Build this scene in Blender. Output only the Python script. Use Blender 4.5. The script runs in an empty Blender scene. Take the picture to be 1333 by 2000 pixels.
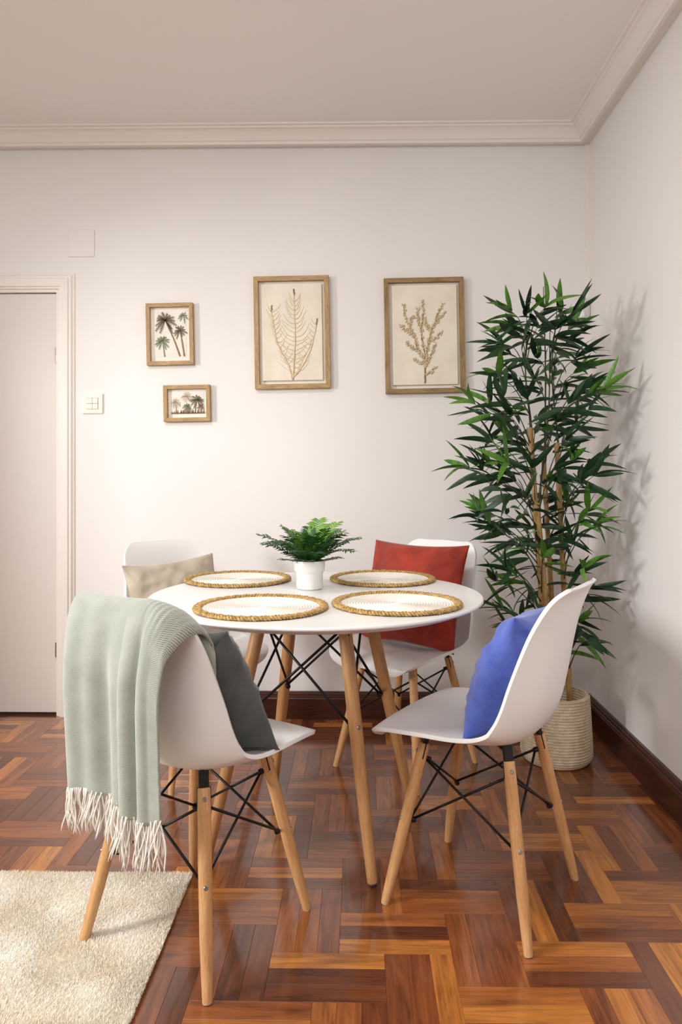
import bpy, bmesh, math, random
import numpy as np
from mathutils import Vector, Matrix, noise

# ------------------------------------------------------------------ camera, light, exposure
scene = bpy.context.scene
COL = scene.collection
R = math.radians
CAMH, FPX, PPX, HOR, YAW = 1.12, 1420.0, 678.0, 928.0, R(1.0)
WX, WY, CEIL = 1.052, 3.36, 2.70           # inner faces of right wall / back wall, ceiling
LX, FY = -2.75, -1.6                       # inner faces of left wall / wall behind the camera

cd = bpy.data.cameras.new('camera'); cam = bpy.data.objects.new('camera', cd); COL.objects.link(cam)
cam.location = (0, 0, CAMH); cam.rotation_euler = (R(90), 0, YAW)
cd.sensor_fit = 'HORIZONTAL'; cd.sensor_width = 36.0; cd.lens = 36.0 * FPX / 1333.0
cd.shift_x = -(PPX - 666.5) / 1333.0; cd.shift_y = -(1000 - HOR) / 1333.0
cd.clip_start = 0.02
scene.camera = cam

w = bpy.data.worlds.new('world'); scene.world = w; w.use_nodes = True
w.node_tree.nodes['Background'].inputs[0].default_value = (1.0, 0.97, 0.93, 1)
w.node_tree.nodes['Background'].inputs[1].default_value = 0.3

def area(name, loc, target, sx, sy, power, col, spread=180):
    l = bpy.data.lights.new(name, 'AREA'); l.shape = 'RECTANGLE'; l.size = sx; l.size_y = sy
    l.energy = power; l.color = col; l.spread = R(spread)
    o = bpy.data.objects.new(name, l); COL.objects.link(o); o.location = loc
    o.rotation_euler = (Vector(target) - Vector(loc)).to_track_quat('-Z', 'Y').to_euler()
    return o
area('key_light', (-4.4, -0.1, 1.92), (0.1, 2.4, 1.0), 0.6, 0.9, 124, (1.0, 0.985, 0.97))
area('overhead_fill', (-1.1, 1.5, 2.6), (-0.95, 1.6, 0), 0.5, 0.5, 18, (1.0, 0.985, 0.97))  # added downlight without a fixture, brightens the tabletop and seats
area('room_fill', (-0.6, -0.7, 2.3), (0.1, 2.2, 0.9), 1.6, 1.0, 23, (1.0, 0.985, 0.97))  # added soft fill with no real source, lifts the ambient level
vs = scene.view_settings
vs.view_transform = 'Standard'; vs.look = 'None'; vs.gamma = 1.0; vs.use_curve_mapping = False
vs.exposure = 0.52

# ------------------------------------------------------------------ pixel helpers
FW = Vector((-math.sin(YAW), math.cos(YAW), 0)); RT = Vector((math.cos(YAW), math.sin(YAW), 0))
CAM0 = Vector((0, 0, CAMH))
def ray(px, py): return FW + RT * ((px - PPX) / FPX) + Vector((0, 0, (HOR - py) / FPX))
def at_depth(px, py, d): return CAM0 + ray(px, py) * d
def on_floor(px, py, z=0.0):
    r = ray(px, py); return CAM0 + r * ((z - CAMH) / r.z)
def on_back(px, py, y=WY):
    r = ray(px, py); return CAM0 + r * (y / r.y)
def project(p):
    v = Vector(p) - CAM0; d = v.dot(FW)
    return (PPX + FPX * v.dot(RT) / d, HOR - FPX * v.z / d, d)

# ------------------------------------------------------------------ materials
def srgb(r, g, b):
    f = lambda c: (c / 255 / 12.92) if c / 255 <= 0.04045 else ((c / 255 + 0.055) / 1.055) ** 2.4
    return (f(r), f(g), f(b), 1)
class NT:
    def __init__(s, name):
        s.m = bpy.data.materials.new(name); s.m.use_nodes = True
        s.t = s.m.node_tree; s.b = s.t.nodes['Principled BSDF']
    def n(s, typ, **kw):
        nd = s.t.nodes.new(typ)
        for k, v in kw.items():
            if k[0] == '_': setattr(nd, k[1:], v)
        return nd
    def l(s, a, b): s.t.links.new(a, b)
    def math(s, op, a, b=None):
        nd = s.t.nodes.new('ShaderNodeMath'); nd.operation = op
        for i, v in enumerate((a, b)):
            if v is None: continue
            if isinstance(v, (int, float)): nd.inputs[i].default_value = v
            else: s.l(v, nd.inputs[i])
        return nd.outputs[0]
    def coord(s, kind='Object', scale=(1, 1, 1), loc=None, rot=None):
        tc = s.t.nodes.new('ShaderNodeTexCoord'); mp = s.t.nodes.new('ShaderNodeMapping')
        mp.inputs['Scale'].default_value = scale
        if rot: mp.inputs['Rotation'].default_value = rot
        s.l(tc.outputs[kind], mp.inputs[0])
        if loc is not None: s.l(loc, mp.inputs['Location'])
        return mp.outputs[0]
    def noise(s, vec, scale, detail=3, rough=0.5, dist=0.0):
        nd = s.t.nodes.new('ShaderNodeTexNoise'); s.l(vec, nd.inputs['Vector'])
        nd.inputs['Scale'].default_value = scale; nd.inputs['Detail'].default_value = detail
        nd.inputs['Roughness'].default_value = rough; nd.inputs['Distortion'].default_value = dist
        return nd.outputs['Fac']
    def ramp(s, fac, stops, interp='LINEAR'):
        nd = s.t.nodes.new('ShaderNodeValToRGB'); s.l(fac, nd.inputs[0]); nd.color_ramp.interpolation = interp
        e = nd.color_ramp.elements
        e[0].position, e[0].color = stops[0]; e[1].position, e[1].color = stops[-1]
        for p, c in stops[1:-1]:
            x = e.new(p); x.color = c
        return nd.outputs[0]
    def mix(s, fac, a, b, mode='MIX'):
        nd = s.t.nodes.new('ShaderNodeMix'); nd.data_type = 'RGBA'; nd.blend_type = mode
        for i, v in ((0, fac), (6, a), (7, b)):
            if isinstance(v, (int, float, tuple)): nd.inputs[i].default_value = v
            else: s.l(v, nd.inputs[i])
        return nd.outputs[2]
    def bump(s, h, strength=0.3, dist=0.001):
        nd = s.t.nodes.new('ShaderNodeBump'); nd.inputs['Strength'].default_value = strength
        nd.inputs['Distance'].default_value = dist; s.l(h, nd.inputs['Height'])
        s.l(nd.outputs[0], s.b.inputs['Normal'])
    def col(s, c):
        if isinstance(c, tuple): s.b.inputs['Base Color'].default_value = c
        else: s.l(c, s.b.inputs['Base Color'])
    def set(s, **kw):
        for k, v in kw.items(): s.b.inputs[k.replace('_', ' ')].default_value = v
        return s
MAT = {}
def plain(name, rgb, rough=0.5, var=0.04, nscale=20, bump=0.0, bscale=200, bdist=0.0005, **kw):
    t = NT(name); v = t.coord('Object')
    c = srgb(*rgb); d = tuple(x * (1 - var) for x in c[:3]) + (1,); u = tuple(min(1, x * (1 + var)) for x in c[:3]) + (1,)
    t.col(t.ramp(t.noise(v, nscale), [(0.35, d), (0.65, u)]))
    t.set(Roughness=rough, **kw)
    if bump: t.bump(t.noise(v, bscale, 4), bump, bdist)
    MAT[name] = t.m; return t.m

plain('wall_paint', (232, 228, 225), 0.75, 0.012, 1.5, 0.12, 90, 0.0015)
plain('ceiling_paint', (243, 238, 234), 0.85, 0.01, 1.2, 0.1, 120, 0.001)
plain('trim_paint', (236, 229, 222), 0.45, 0.01, 3)
plain('door_paint', (226, 219, 212), 0.42, 0.012, 2, 0.05, 40)
plain('white_plastic', (242, 241, 240), 0.34, 0.008, 6, 0.04, 500, 0.0002)
plain('table_white', (240, 239, 237), 0.32, 0.008, 5)
plain('switch_plastic', (240, 232, 220), 0.35, 0.01)
plain('sensor_plastic', (222, 216, 218), 0.4, 0.01)
plain('black_metal', (20, 20, 22), 0.42, 0.1, 60, Metallic=0.3)
plain('steel', (170, 168, 165), 0.3, 0.05, 60, Metallic=1.0)
plain('dark_gap', (40, 34, 30), 0.8)
plain('rubber', (60, 55, 50), 0.7)
plain('foot_pad', (190, 180, 170), 0.6)
plain('pot_white', (243, 242, 240), 0.25, 0.005)
plain('soil', (45, 38, 30), 0.9, 0.3, 90, 0.8, 150, 0.004)
plain('mat_paper', (238, 232, 222), 0.8, 0.01)
plain('fringe_yarn', (236, 229, 220), 0.85, 0.05, 80)
plain('relief_cream', (212, 192, 156), 0.75, 0.12, 60, 0.4, 250, 0.001)
plain('relief_tan', (158, 130, 96), 0.75, 0.3, 70, 0.4, 250, 0.001)
plain('print_sky', (232, 224, 214), 0.6, 0.05, 25)
plain('palm_dark', (104, 94, 70), 0.7, 0.35, 160)
plain('palm_brown', (140, 112, 84), 0.7, 0.3, 160)
plain('palm_green', (124, 132, 104), 0.7, 0.25, 160)
plain('palm_pale', (196, 182, 156), 0.7, 0.2, 120)
plain('backing', (120, 100, 80), 0.8)
plain('stem_dark', (58, 62, 34), 0.7, 0.2)

def wood(name, c1, c2, c3, axis_scale, rough=0.45, freq=14, bumpv=0.08):
    t = NT(name); v = t.coord('Object', axis_scale)
    n1 = t.noise(v, freq, 5, 0.6, 0.6); n2 = t.noise(v, freq * 5, 3, 0.6)
    f = t.math('ADD', t.math('MULTIPLY', n1, 0.7), t.math('MULTIPLY', n2, 0.3))
    t.col(t.ramp(f, [(0.33, srgb(*c1)), (0.5, srgb(*c2)), (0.68, srgb(*c3))]))
    t.set(Roughness=rough); t.bump(f, bumpv, 0.0005); MAT[name] = t.m
wood('beech', (186, 134, 84), (207, 158, 106), (222, 176, 124), (8, 8, 0.9))
wood('table_beech', (178, 126, 76), (198, 148, 96), (212, 164, 112), (8, 8, 0.7))
wood('frame_oak', (142, 112, 72), (172, 139, 94), (194, 162, 116), (6, 6, 1.2), 0.55, 12, 0.15)
wood('frame_walnut', (112, 86, 52), (146, 116, 74), (168, 138, 94), (6, 6, 1.2), 0.55, 9, 0.15)
wood('mahogany', (42, 19, 12), (64, 30, 18), (88, 44, 26), (1.0, 6, 12), 0.28, 8, 0.06)
wood('mahogany_side', (42, 19, 12), (64, 30, 18), (88, 44, 26), (6, 1.0, 12), 0.28, 8, 0.06)
wood('bamboo_cane', (150, 112, 62), (182, 144, 88), (202, 168, 112), (5, 5, 1), 0.45, 10, 0.1)

def parquet(name, island):
    t = NT(name)
    if island:
        g = t.n('ShaderNodeNewGeometry'); rnd = g.outputs['Random Per Island']
    else:
        g = t.n('ShaderNodeObjectInfo'); rnd = g.outputs['Random']
    cmb = t.n('ShaderNodeCombineXYZ')
    t.l(t.math('MULTIPLY', rnd, 91.7), cmb.inputs[0]); t.l(t.math('MULTIPLY', rnd, 57.3), cmb.inputs[1])
    t.l(t.math('MULTIPLY', rnd, 23.1), cmb.inputs[2])
    v = t.coord('UV', (3.4, 34, 1), cmb.outputs[0])
    v2 = t.coord('UV', (7, 220, 1), cmb.outputs[0])
    n1 = t.noise(v, 1.0, 4, 0.55, 1.4); n2 = t.noise(v2, 1.0, 2, 0.6)
    wn = t.n('ShaderNodeTexWhiteNoise', _noise_dimensions='1D'); t.l(t.math('MULTIPLY', rnd, 913.3), wn.inputs['W'])
    base = t.ramp(wn.outputs['Value'], [(0.0, srgb(96, 50, 28)), (0.3, srgb(118, 64, 34)), (0.55, srgb(138, 76, 38)),
                                    (0.8, srgb(160, 94, 44)), (1.0, srgb(196, 128, 56))])
    f = t.math('ADD', t.math('MULTIPLY', n1, 0.72), t.math('MULTIPLY', n2, 0.28))
    gr = t.ramp(f, [(0.32, (0.46, 0.40, 0.36, 1)), (0.48, (0.92, 0.90, 0.9, 1)), (0.68, (1.35, 1.4, 1.35, 1))])
    t.col(t.mix(1.0, base, gr, 'MULTIPLY'))
    wv = t.coord('Object' if island else 'UV', (1, 1, 1))
    t.set(Roughness=0.24, Coat_Weight=0.7, Coat_Roughness=0.09, Specular_IOR_Level=0.5)
    t.bump(f, 0.05, 0.0004); MAT[name] = t.m
parquet('parquet', False); parquet('parquet_far', True)

def fabric(name, c1, c2, scale=900, rough=0.85, bump=0.35, sheen=0.3, nscale=14, ang=0.0):
    t = NT(name); v = t.coord('Object', (1, 1, 1), rot=(0, 0, ang))
    big = t.noise(v, nscale, 4); fine = t.noise(v, scale, 2)
    f = t.math('ADD', t.math('MULTIPLY', big, 0.55), t.math('MULTIPLY', fine, 0.45))
    t.col(t.ramp(f, [(0.36, srgb(*c1)), (0.64, srgb(*c2))]))
    t.set(Roughness=rough, Sheen_Weight=sheen, Sheen_Roughness=0.4); t.bump(fine, bump, 0.0008); MAT[name] = t.m
fabric('cushion_blue', (64, 84, 172), (98, 118, 202), 700)
fabric('cushion_grey', (66, 70, 69), (88, 92, 90), 800)
fabric('cushion_beige', (178, 166, 146), (202, 190, 172), 700)
fabric('cushion_red', (128, 32, 15), (168, 50, 25), 300, 0.75, 0.25, 0.25)
fabric('rope_cream', (196, 176, 146), (224, 208, 182), 160, 0.9, 0.6, 0.1, 40)
fabric('seagrass', (140, 106, 54), (204, 170, 106), 140, 0.8, 0.8, 0.1, 90)
fabric('mat_cotton', (232, 224, 212), (246, 241, 233), 260, 0.9, 0.5, 0.1, 30)
fabric('linen_panel', (222, 212, 194), (238, 230, 214), 420, 0.9, 0.4, 0.1, 10)
fabric('rug_pile', (246, 234, 214), (255, 252, 243), 240, 0.95, 0.5, 0.15, 9)
# twill throw: fine diagonal weave of sage and white yarn
t = NT('throw_twill'); uv = t.coord('UV', (5, 5, 5))
wv = t.n('ShaderNodeTexWave', _wave_type='BANDS', _bands_direction='DIAGONAL'); t.l(uv, wv.inputs[0])
wv.inputs['Scale'].default_value = 26; wv.inputs['Distortion'].default_value = 1.2; wv.inputs['Detail'].default_value = 1
nz = t.noise(t.coord('UV', (1, 1, 1)), 500, 2); big = t.noise(t.coord('UV', (1, 1, 1)), 12, 3)
f = t.math('ADD', t.math('MULTIPLY', wv.outputs['Fac'], 0.4), t.math('ADD', t.math('MULTIPLY', nz, 0.45), t.math('MULTIPLY', big, 0.25)))
t.col(t.ramp(f, [(0.3, srgb(116, 122, 110)), (0.55, srgb(154, 160, 147)), (0.85, srgb(206, 208, 199))]))
t.set(Roughness=0.9, Sheen_Weight=0.4); t.bump(f, 0.35, 0.0012); MAT['throw_twill'] = t.m

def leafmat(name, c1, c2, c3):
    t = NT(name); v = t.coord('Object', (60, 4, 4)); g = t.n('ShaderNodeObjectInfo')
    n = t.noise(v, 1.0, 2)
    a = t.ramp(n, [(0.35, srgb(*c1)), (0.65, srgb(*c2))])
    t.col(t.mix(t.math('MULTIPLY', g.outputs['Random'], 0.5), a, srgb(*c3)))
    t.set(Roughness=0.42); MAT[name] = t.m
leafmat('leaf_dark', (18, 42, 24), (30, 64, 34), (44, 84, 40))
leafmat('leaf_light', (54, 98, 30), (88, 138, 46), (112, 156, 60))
leafmat('fern_dark', (26, 66, 30), (48, 98, 42), (60, 112, 46))
leafmat('fern_light', (70, 122, 38), (108, 156, 52), (120, 168, 60))

# ------------------------------------------------------------------ mesh helpers
def link(name, me, mat=None, parent=None):
    o = bpy.data.objects.new(name, me); COL.objects.link(o)
    if mat and me and not me.materials: me.materials.append(MAT[mat])
    if parent: o.parent = parent
    return o
def empty(name, loc=(0, 0, 0), rz=0):
    o = bpy.data.objects.new(name, None); COL.objects.link(o); o.location = loc; o.rotation_euler = (0, 0, rz)
    o.empty_display_size = 0.05
    return o
def tag(o, label=None, cat=None, group=None, kind=None):
    if label: o['label'] = label
    if cat: o['category'] = cat
    if group: o['group'] = group
    if kind: o['kind'] = kind
    return o
def smooth(me, on=True):
    me.polygons.foreach_set('use_smooth', [on] * len(me.polygons)); me.update(); return me
def pyd(name, vs, fs, sm=True):
    me = bpy.data.meshes.new(name); me.from_pydata([tuple(v) for v in vs], [], fs); me.update()
    return smooth(me) if sm else me
def bm_mesh(name, bm, sm=False):
    me = bpy.data.meshes.new(name); bmesh.ops.recalc_face_normals(bm, faces=bm.faces); bm.to_mesh(me); bm.free()
    if sm: smooth(me)
    return me
def bm_box(bm, x0, x1, y0, y1, z0, z1, bev=0.0, seg=2):
    r = bmesh.ops.create_cube(bm, size=1.0)
    for v in r['verts']:
        v.co = Vector(((x0 + x1) / 2 + v.co.x * (x1 - x0), (y0 + y1) / 2 + v.co.y * (y1 - y0), (z0 + z1) / 2 + v.co.z * (z1 - z0)))
    if bev:
        es = {e for v in r['verts'] for e in v.link_edges}
        bmesh.ops.bevel(bm, geom=list(es), offset=bev, segments=seg, affect='EDGES', profile=0.6)
def box(name, x0, x1, y0, y1, z0, z1, mat, parent=None, bev=0.0, seg=2):
    bm = bmesh.new(); bm_box(bm, x0, x1, y0, y1, z0, z1, bev, seg)
    return link(name, bm_mesh(name, bm), mat, parent)
def tube_data(pts, rad, n=8, cap=True):
    pts = [Vector(p) for p in pts]; vs = []; fs = []
    rads = rad if isinstance(rad, (list, tuple)) else [rad] * len(pts)
    prev = None
    for i, p in enumerate(pts):
        tdir = (pts[min(i + 1, len(pts) - 1)] - pts[max(i - 1, 0)]).normalized()
        if prev is None:
            a = Vector((0, 0, 1)) if abs(tdir.z) < 0.9 else Vector((1, 0, 0))
            u = tdir.cross(a).normalized()
        else:
            u = (prev - tdir * prev.dot(tdir)).normalized()
        prev = u; v = tdir.cross(u)
        for k in range(n):
            a = 2 * math.pi * k / n
            vs.append(p + (u * math.cos(a) + v * math.sin(a)) * rads[i])
    for i in range(len(pts) - 1):
        for k in range(n):
            fs.append((i * n + k, i * n + (k + 1) % n, (i + 1) * n + (k + 1) % n, (i + 1) * n + k))
    if cap:
        fs.append(tuple(range(n - 1, -1, -1))); fs.append(tuple(range((len(pts) - 1) * n, len(pts) * n)))
    return vs, fs
def join(datas):
    V = []; F = []
    for vs, fs in datas:
        o = len(V); V += list(vs); F += [tuple(i + o for i in f) for f in fs]
    return V, F
def tube(name, pts, rad, mat, parent=None, n=8):
    v, f = tube_data(pts, rad, n); return link(name, pyd(name, v, f), mat, parent)
def lathe_data(prof, n=48, close=False):
    vs = []; fs = []
    for r, z in prof:
        for k in range(n):
            a = 2 * math.pi * k / n; vs.append((r * math.cos(a), r * math.sin(a), z))
    m = len(prof)
    for i in range(m - 1 + (1 if close else 0)):
        j = (i + 1) % m
        for k in range(n):
            fs.append((i * n + k, i * n + (k + 1) % n, j * n + (k + 1) % n, j * n + k))
    if not close:
        fs.append(tuple(range(n - 1, -1, -1))); fs.append(tuple(range((m - 1) * n, m * n)))
    return vs, fs
def autosmooth(o, ang=40):
    me = o.data; smooth(me); lim = R(ang)
    bm = bmesh.new(); bm.from_mesh(me)
    for e in bm.edges:
        if len(e.link_faces) == 2 and e.calc_face_angle(0) > lim: e.smooth = False
    bm.to_mesh(me); bm.free(); return o
def lathe(name, prof, mat, parent=None, n=48, close=False, ang=40):
    v, f = lathe_data(prof, n, close); return autosmooth(link(name, pyd(name, v, f), mat, parent), ang)
def catmull(P, n):
    P = [np.array(p, float) for p in P]; P = [2 * P[0] - P[1]] + P + [2 * P[-1] - P[-2]]; out = []
    for i in range(1, len(P) - 2):
        for k in range(40):
            t = k / 40; a, b, c, d = P[i - 1:i + 3]
            out.append(0.5 * ((2 * b) + (-a + c) * t + (2 * a - 5 * b + 4 * c - d) * t * t + (-a + 3 * b - 3 * c + d) * t ** 3))
    out.append(P[-2]); out = np.array(out)
    s = np.concatenate([[0], np.cumsum(np.linalg.norm(np.diff(out, axis=0), axis=1))]); s /= s[-1]
    q = np.linspace(0, 1, n) if isinstance(n, int) else np.array(n)
    return np.stack([np.interp(q, s, out[:, k]) for k in range(out.shape[1])], 1)
def copy_tree(o, parent=None):
    c = o.copy(); COL.objects.link(c); c.parent = parent
    for ch in list(o.children): copy_tree(ch, c)
    return c

# ------------------------------------------------------------------ floor: parquet blocks of three strips laid in herringbone
PL = 0.264; PS = PL / 5; PW = 3 * PS; TH = 0.012
ORI = on_floor(751, 1863)                   # a corner where a lying block meets a standing one
floor = box('floor', LX - 0.1, WX + 0.1, FY - 0.1, WY + 0.1, -0.06, -TH, 'dark_gap'); tag(floor, 'herringbone parquet floor of glossy red brown strips', kind='structure')
def plank_geom():
    bm = bmesh.new(); g = 0.00025; bm_box(bm, -PL / 2 + g, PL / 2 - g, -PS / 2 + g, PS / 2 - g, -TH, 0.0)
    top = [e for e in bm.edges if all(v.co.z > -1e-6 for v in e.verts)]
    bmesh.ops.bevel(bm, geom=top, offset=0.00025, segments=1, affect='EDGES')
    uv = bm.loops.layers.uv.new('UVMap')
    for f in bm.faces:
        for l in f.loops: l[uv].uv = (l.vert.co.x, l.vert.co.y)
    return bm_mesh('plank', bm)
pm = plank_geom(); pm.materials.append(MAT['parquet'])
spots = []
for i in range(-40, 41):
    for j in range(-20, 21):
        bx = ORI.x + i * PW + j * PL; by = ORI.y + i * PW - j * PL
        for s in range(3):
            spots.append((bx - PL / 2, by - (s + 0.5) * PS, 0.0)); spots.append((bx + (s + 0.5) * PS, by - PL / 2, math.pi / 2))
RUG = (-2.3, -0.465, 0.1, 2.015)
spots = [s for s in spots if LX - 0.12 < s[0] < WX + 0.12 and FY - 0.12 < s[1] < WY + 0.14]
def score(s):
    if s[1] < 1.2: return 99
    px, py, d = project((s[0], s[1], 0))
    if px < -60 or px > 1393 or py > 2070: return 99
    if RUG[0] < s[0] < RUG[1] - .05 and RUG[2] < s[1] < RUG[3] - .05: return 99
    if s[0] > WX - 0.0 or s[1] > WY + 0.0: return 90
    return d
spots.sort(key=score)
rngp = random.Random(5)
for n_, (x, y, a) in enumerate(spots[:300]):
    o = link('plank', pm, None, floor); o.location = (x, y, 0.0); o.rotation_euler = (0, 0, a + (math.pi if rngp.random() < .5 else 0))
pv = [v.co.copy() for v in pm.vertices]; pf = [tuple(p.vertices) for p in pm.polygons]
V = []; F = []; UV = []
for (x, y, a) in spots[300:]:
    o_ = len(V); c, s_ = math.cos(a), math.sin(a)
    for v in pv: V.append((x + v.x * c - v.y * s_, y + v.x * s_ + v.y * c, v.z)); UV.append((v.x, v.y))
    F += [tuple(i + o_ for i in f) for f in pf]
me = pyd('far_planks', V, F, False); ul = me.uv_layers.new(name='UVMap')
for l in me.loops: ul.data[l.index].uv = UV[l.vertex_index]
tag(link('far_planks', me, 'parquet_far', floor), kind='stuff')

# ------------------------------------------------------------------ room shell
DX0, DX1 = on_back(-230, 1000).x, on_back(111, 1000).x      # door leaf
DZ = on_back(100, 571).z
def wallobj(name, parts, mat):
    bm = bmesh.new()
    for p in parts: bm_box(bm, *p)
    o = link(name, bm_mesh(name, bm), mat); o['kind'] = 'structure'; return o
T = 0.12
wb = wallobj('wall_back', [(LX - T, DX0 - 0.03, WY, WY + T, 0, CEIL), (DX0 - 0.03, DX1 + 0.03, WY, WY + T, DZ + 0.03, CEIL), (DX1 + 0.03, WX + T, WY, WY + T, 0, CEIL)], 'wall_paint')
wallobj('wall_right', [(WX, WX + T, FY, WY, 0, CEIL)], 'wall_paint')
# window added on the left wall out of view, opening sized to shape the key
W0, W1, WZ0, WZ1 = 0.05, 1.83, 0.75, 1.98
wallobj('wall_left', [(LX - T, LX, FY, W0, 0, CEIL), (LX - T, LX, W1, WY, 0, CEIL), (LX - T, LX, W0, W1, 0, WZ0), (LX - T, LX, W0, W1, WZ1, CEIL)], 'wall_paint')
wallobj('wall_front', [(LX - T, WX + T, FY - T, FY, 0, CEIL)], 'wall_paint')
wallobj('ceiling', [(LX - T, WX + T, FY - T, WY + T, CEIL, CEIL + 0.08)], 'ceiling_paint')
win = empty('unseen_window', (LX - 0.06, (W0 + W1) / 2, WZ0)); tag(win, 'unseen white framed window added in the left wall to shape the key light', kind='structure')
hw = (W1 - W0) / 2; hh = WZ1 - WZ0
bm = bmesh.new()
for q in ((-0.03, 0.03, -hw, -hw + 0.05, 0, hh), (-0.03, 0.03, hw - 0.05, hw, 0, hh), (-0.03, 0.03, -hw + .05, hw - .05, 0, 0.05), (-0.03, 0.03, -hw + .05, hw - .05, hh - 0.05, hh), (-0.03, 0.03, -0.03, 0.03, 0.05, hh - .05)):
    bm_box(bm, *q, 0.004)
link('window_frame', bm_mesh('window_frame', bm), 'trim_paint', win)

# cornice
prof = [(0.0, -0.062), (0.030, -0.062), (0.034, -0.070), (0.050, -0.070), (0.053, -0.060), (0.060, -0.056), (0.066, -0.042), (0.078, -0.026), (0.092, -0.017),
        (0.098, -0.016), (0.100, -0.009), (0.112, -0.007), (0.114, 0.0), (0.0, 0.0)]
vs_ = []; corners = [(LX, FY, 1, 1), (WX, FY, -1, 1), (WX, WY, -1, -1), (LX, WY, 1, -1)]
for (x, y, sx, sy) in corners:
    for p, z in prof: vs_.append((x + sx * p, y + sy * p, CEIL + z))
m = len(prof); fs_ = []
for c in range(4):
    d = (c + 1) % 4
    for i in range(m):
        j = (i + 1) % m; fs_.append((c * m + i, d * m + i, d * m + j, c * m + j))
co = link('trim_1', pyd('trim_1', vs_, fs_), 'trim_paint'); autosmooth(co, 25); tag(co, 'stepped plaster cornice around the ceiling', kind='structure')

# baseboards: moulded profile, dark stained wood
bprof = [(0, 0), (0.030, 0), (0.030, 0.093), (0.027, 0.098), (0.027, 0.102), (0.021, 0.106), (0.020, 0.112), (0.013, 0.119), (0.012, 0.122), (0, 0.122)]
def baseboard(name, pts, mat):     # pts: list of (x, y, inward dx, inward dy)
    v = []; f = []; m = len(bprof)
    for (x, y, dx, dy) in pts:
        for p, z in bprof: v.append((x + dx * p, y + dy * p, z))
    for i in range(m - 1): f.append((i, i + 1, m + i + 1, m + i))
    f.append((m - 1, 0, m, 2 * m - 1)); f.append(tuple(range(m))); f.append(tuple(range(m, 2 * m)))
    o = autosmooth(link(name, pyd(name, v, f), mat), 20)
    bm = bmesh.new(); bm.from_mesh(o.data); bmesh.ops.recalc_face_normals(bm, faces=bm.faces); bm.to_mesh(o.data); bm.free()
    o['kind'] = 'structure'; return o
FRX = on_back(146.5, 1000).x
baseboard('baseboard_back', [(FRX, WY, 0, -1), (WX, WY, -1, -1)], 'mahogany')
SPLIT = on_floor(1225, 1500).y
baseboard('baseboard_right', [(WX, WY, -1, -1), (WX, 2.735, -1, 0)], 'mahogany_side')
baseboard('baseboard_right', [(WX, 2.7335, -1, 0), (WX, FY, -1, 0)], 'mahogany_side')
baseboard('baseboard_left', [(LX, FY, 1, 0), (LX, WY, 1, 0)], 'mahogany_side')
baseboard('baseboard_front', [(LX + .03, FY, 0, 1), (WX - .03, FY, 0, 1)], 'mahogany')

# vertical conduit in the far right corner
cx0, cx1 = on_back(1145.5, 900).x, WX
cv = wallobj('trim_2', [(cx0, cx1, WY - 0.012, WY, 0.122, CEIL - 0.06), (cx0 - 0.004, cx0 + 0.002, WY - 0.006, WY, 0.122, CEIL - 0.06)], 'trim_paint'); cv['label'] = 'white vertical trunking strip in the corner of the room'

# door
door = empty('door_1', ((DX0 + DX1) / 2, WY, 0)); tag(door, 'plain off white door in a moulded frame', kind='structure')
dcx = (DX0 + DX1) / 2; dh = (DX1 - DX0) / 2
lf = box('door_leaf', -dh + 0.004, dh - 0.002, 0.012, 0.05, 0.012, DZ - 0.004, 'door_paint', door, 0.002)
box('threshold_gap', -dh, dh, 0.02, 0.08, 0.0, 0.010, 'dark_gap', door)
fpr = [(0, 0.03), (0.0, -0.004), (0.012, -0.004), (0.014, -0.012), (0.022, -0.014), (0.024, -0.020), (0.058, -0.022), (0.062, -0.016), (0.072, -0.016), (0.078, -0.008), (0.084, -0.006), (0.086, 0.0), (0.086, 0.001)]
v = []; f = []; m = len(fpr)
# path: right foot -> right top -> left top -> left foot
for (x, z, ox, oz) in ((dh, 0, 1, 0), (dh, DZ, 1, 1), (-dh, DZ, -1, 1), (-dh, 0, -1, 0)):
    for p, y in fpr: v.append((x + ox * p, y, z + oz * p))
for c in range(3):
    for i in range(m - 1): f.append((c * m + i, c * m + i + 1, (c + 1) * m + i + 1, (c + 1) * m + i))
fo = autosmooth(link('door_frame', pyd('door_frame', v, f), 'trim_paint', door), 20)
for py in (693, 1270):
    z = on_back(110, py).z; h = link('hinge', None, None, door)
    h2 = [(0.0001, -0.036), (0.0066, -0.034), (0.0072, -0.001), (0.0055, 0.0), (0.0072, 0.001), (0.0066, 0.034), (0.0001, 0.036)]
    bpy.data.objects.remove(h); h = lathe('hinge', h2, 'steel', door, 12); h.location = (dh - 0.003, 0.006, z)

# wall plates, switch, sensor
def plate(name, px0, py0, px1, py1, th, mat, label, cat, bev=0.003):
    a = on_back(px0, py1); b = on_back(px1, py0); cxm = (a.x + b.x) / 2; czm = (a.z + b.z) / 2
    e = empty(name, (cxm, WY, czm)); tag(e, label, cat)
    hw, hh = (b.x - a.x) / 2, (b.z - a.z) / 2
    p = box('plate', -hw, hw, -th, 0, -hh, hh, mat, e, bev); return e, hw, hh
e, hw, hh = plate('light_switch', 162.5, 769, 201.5, 808, 0.009, 'switch_plastic', 'square cream light switch with four rocker keys beside the door', 'light switch')
k = 0.0255
for ix in (-1, 1):
    for iz in (-1, 1):
        x0, x1 = sorted((ix * 0.0008, ix * k)); z0, z1 = sorted((iz * 0.0008, iz * k))
        box('rocker_key', x0, x1, -0.0125, -0.008, z0, z1, 'switch_plastic', e, 0.001)
box('key_recess', -k - .0012, k + .0012, -0.0095, -0.008, -k - .0012, k + .0012, 'backing', e)
plate('cover_plate', 134, 449, 185, 502, 0.005, 'wall_paint', 'blank square junction cover painted white above the door corner', 'wall plate')
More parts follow.
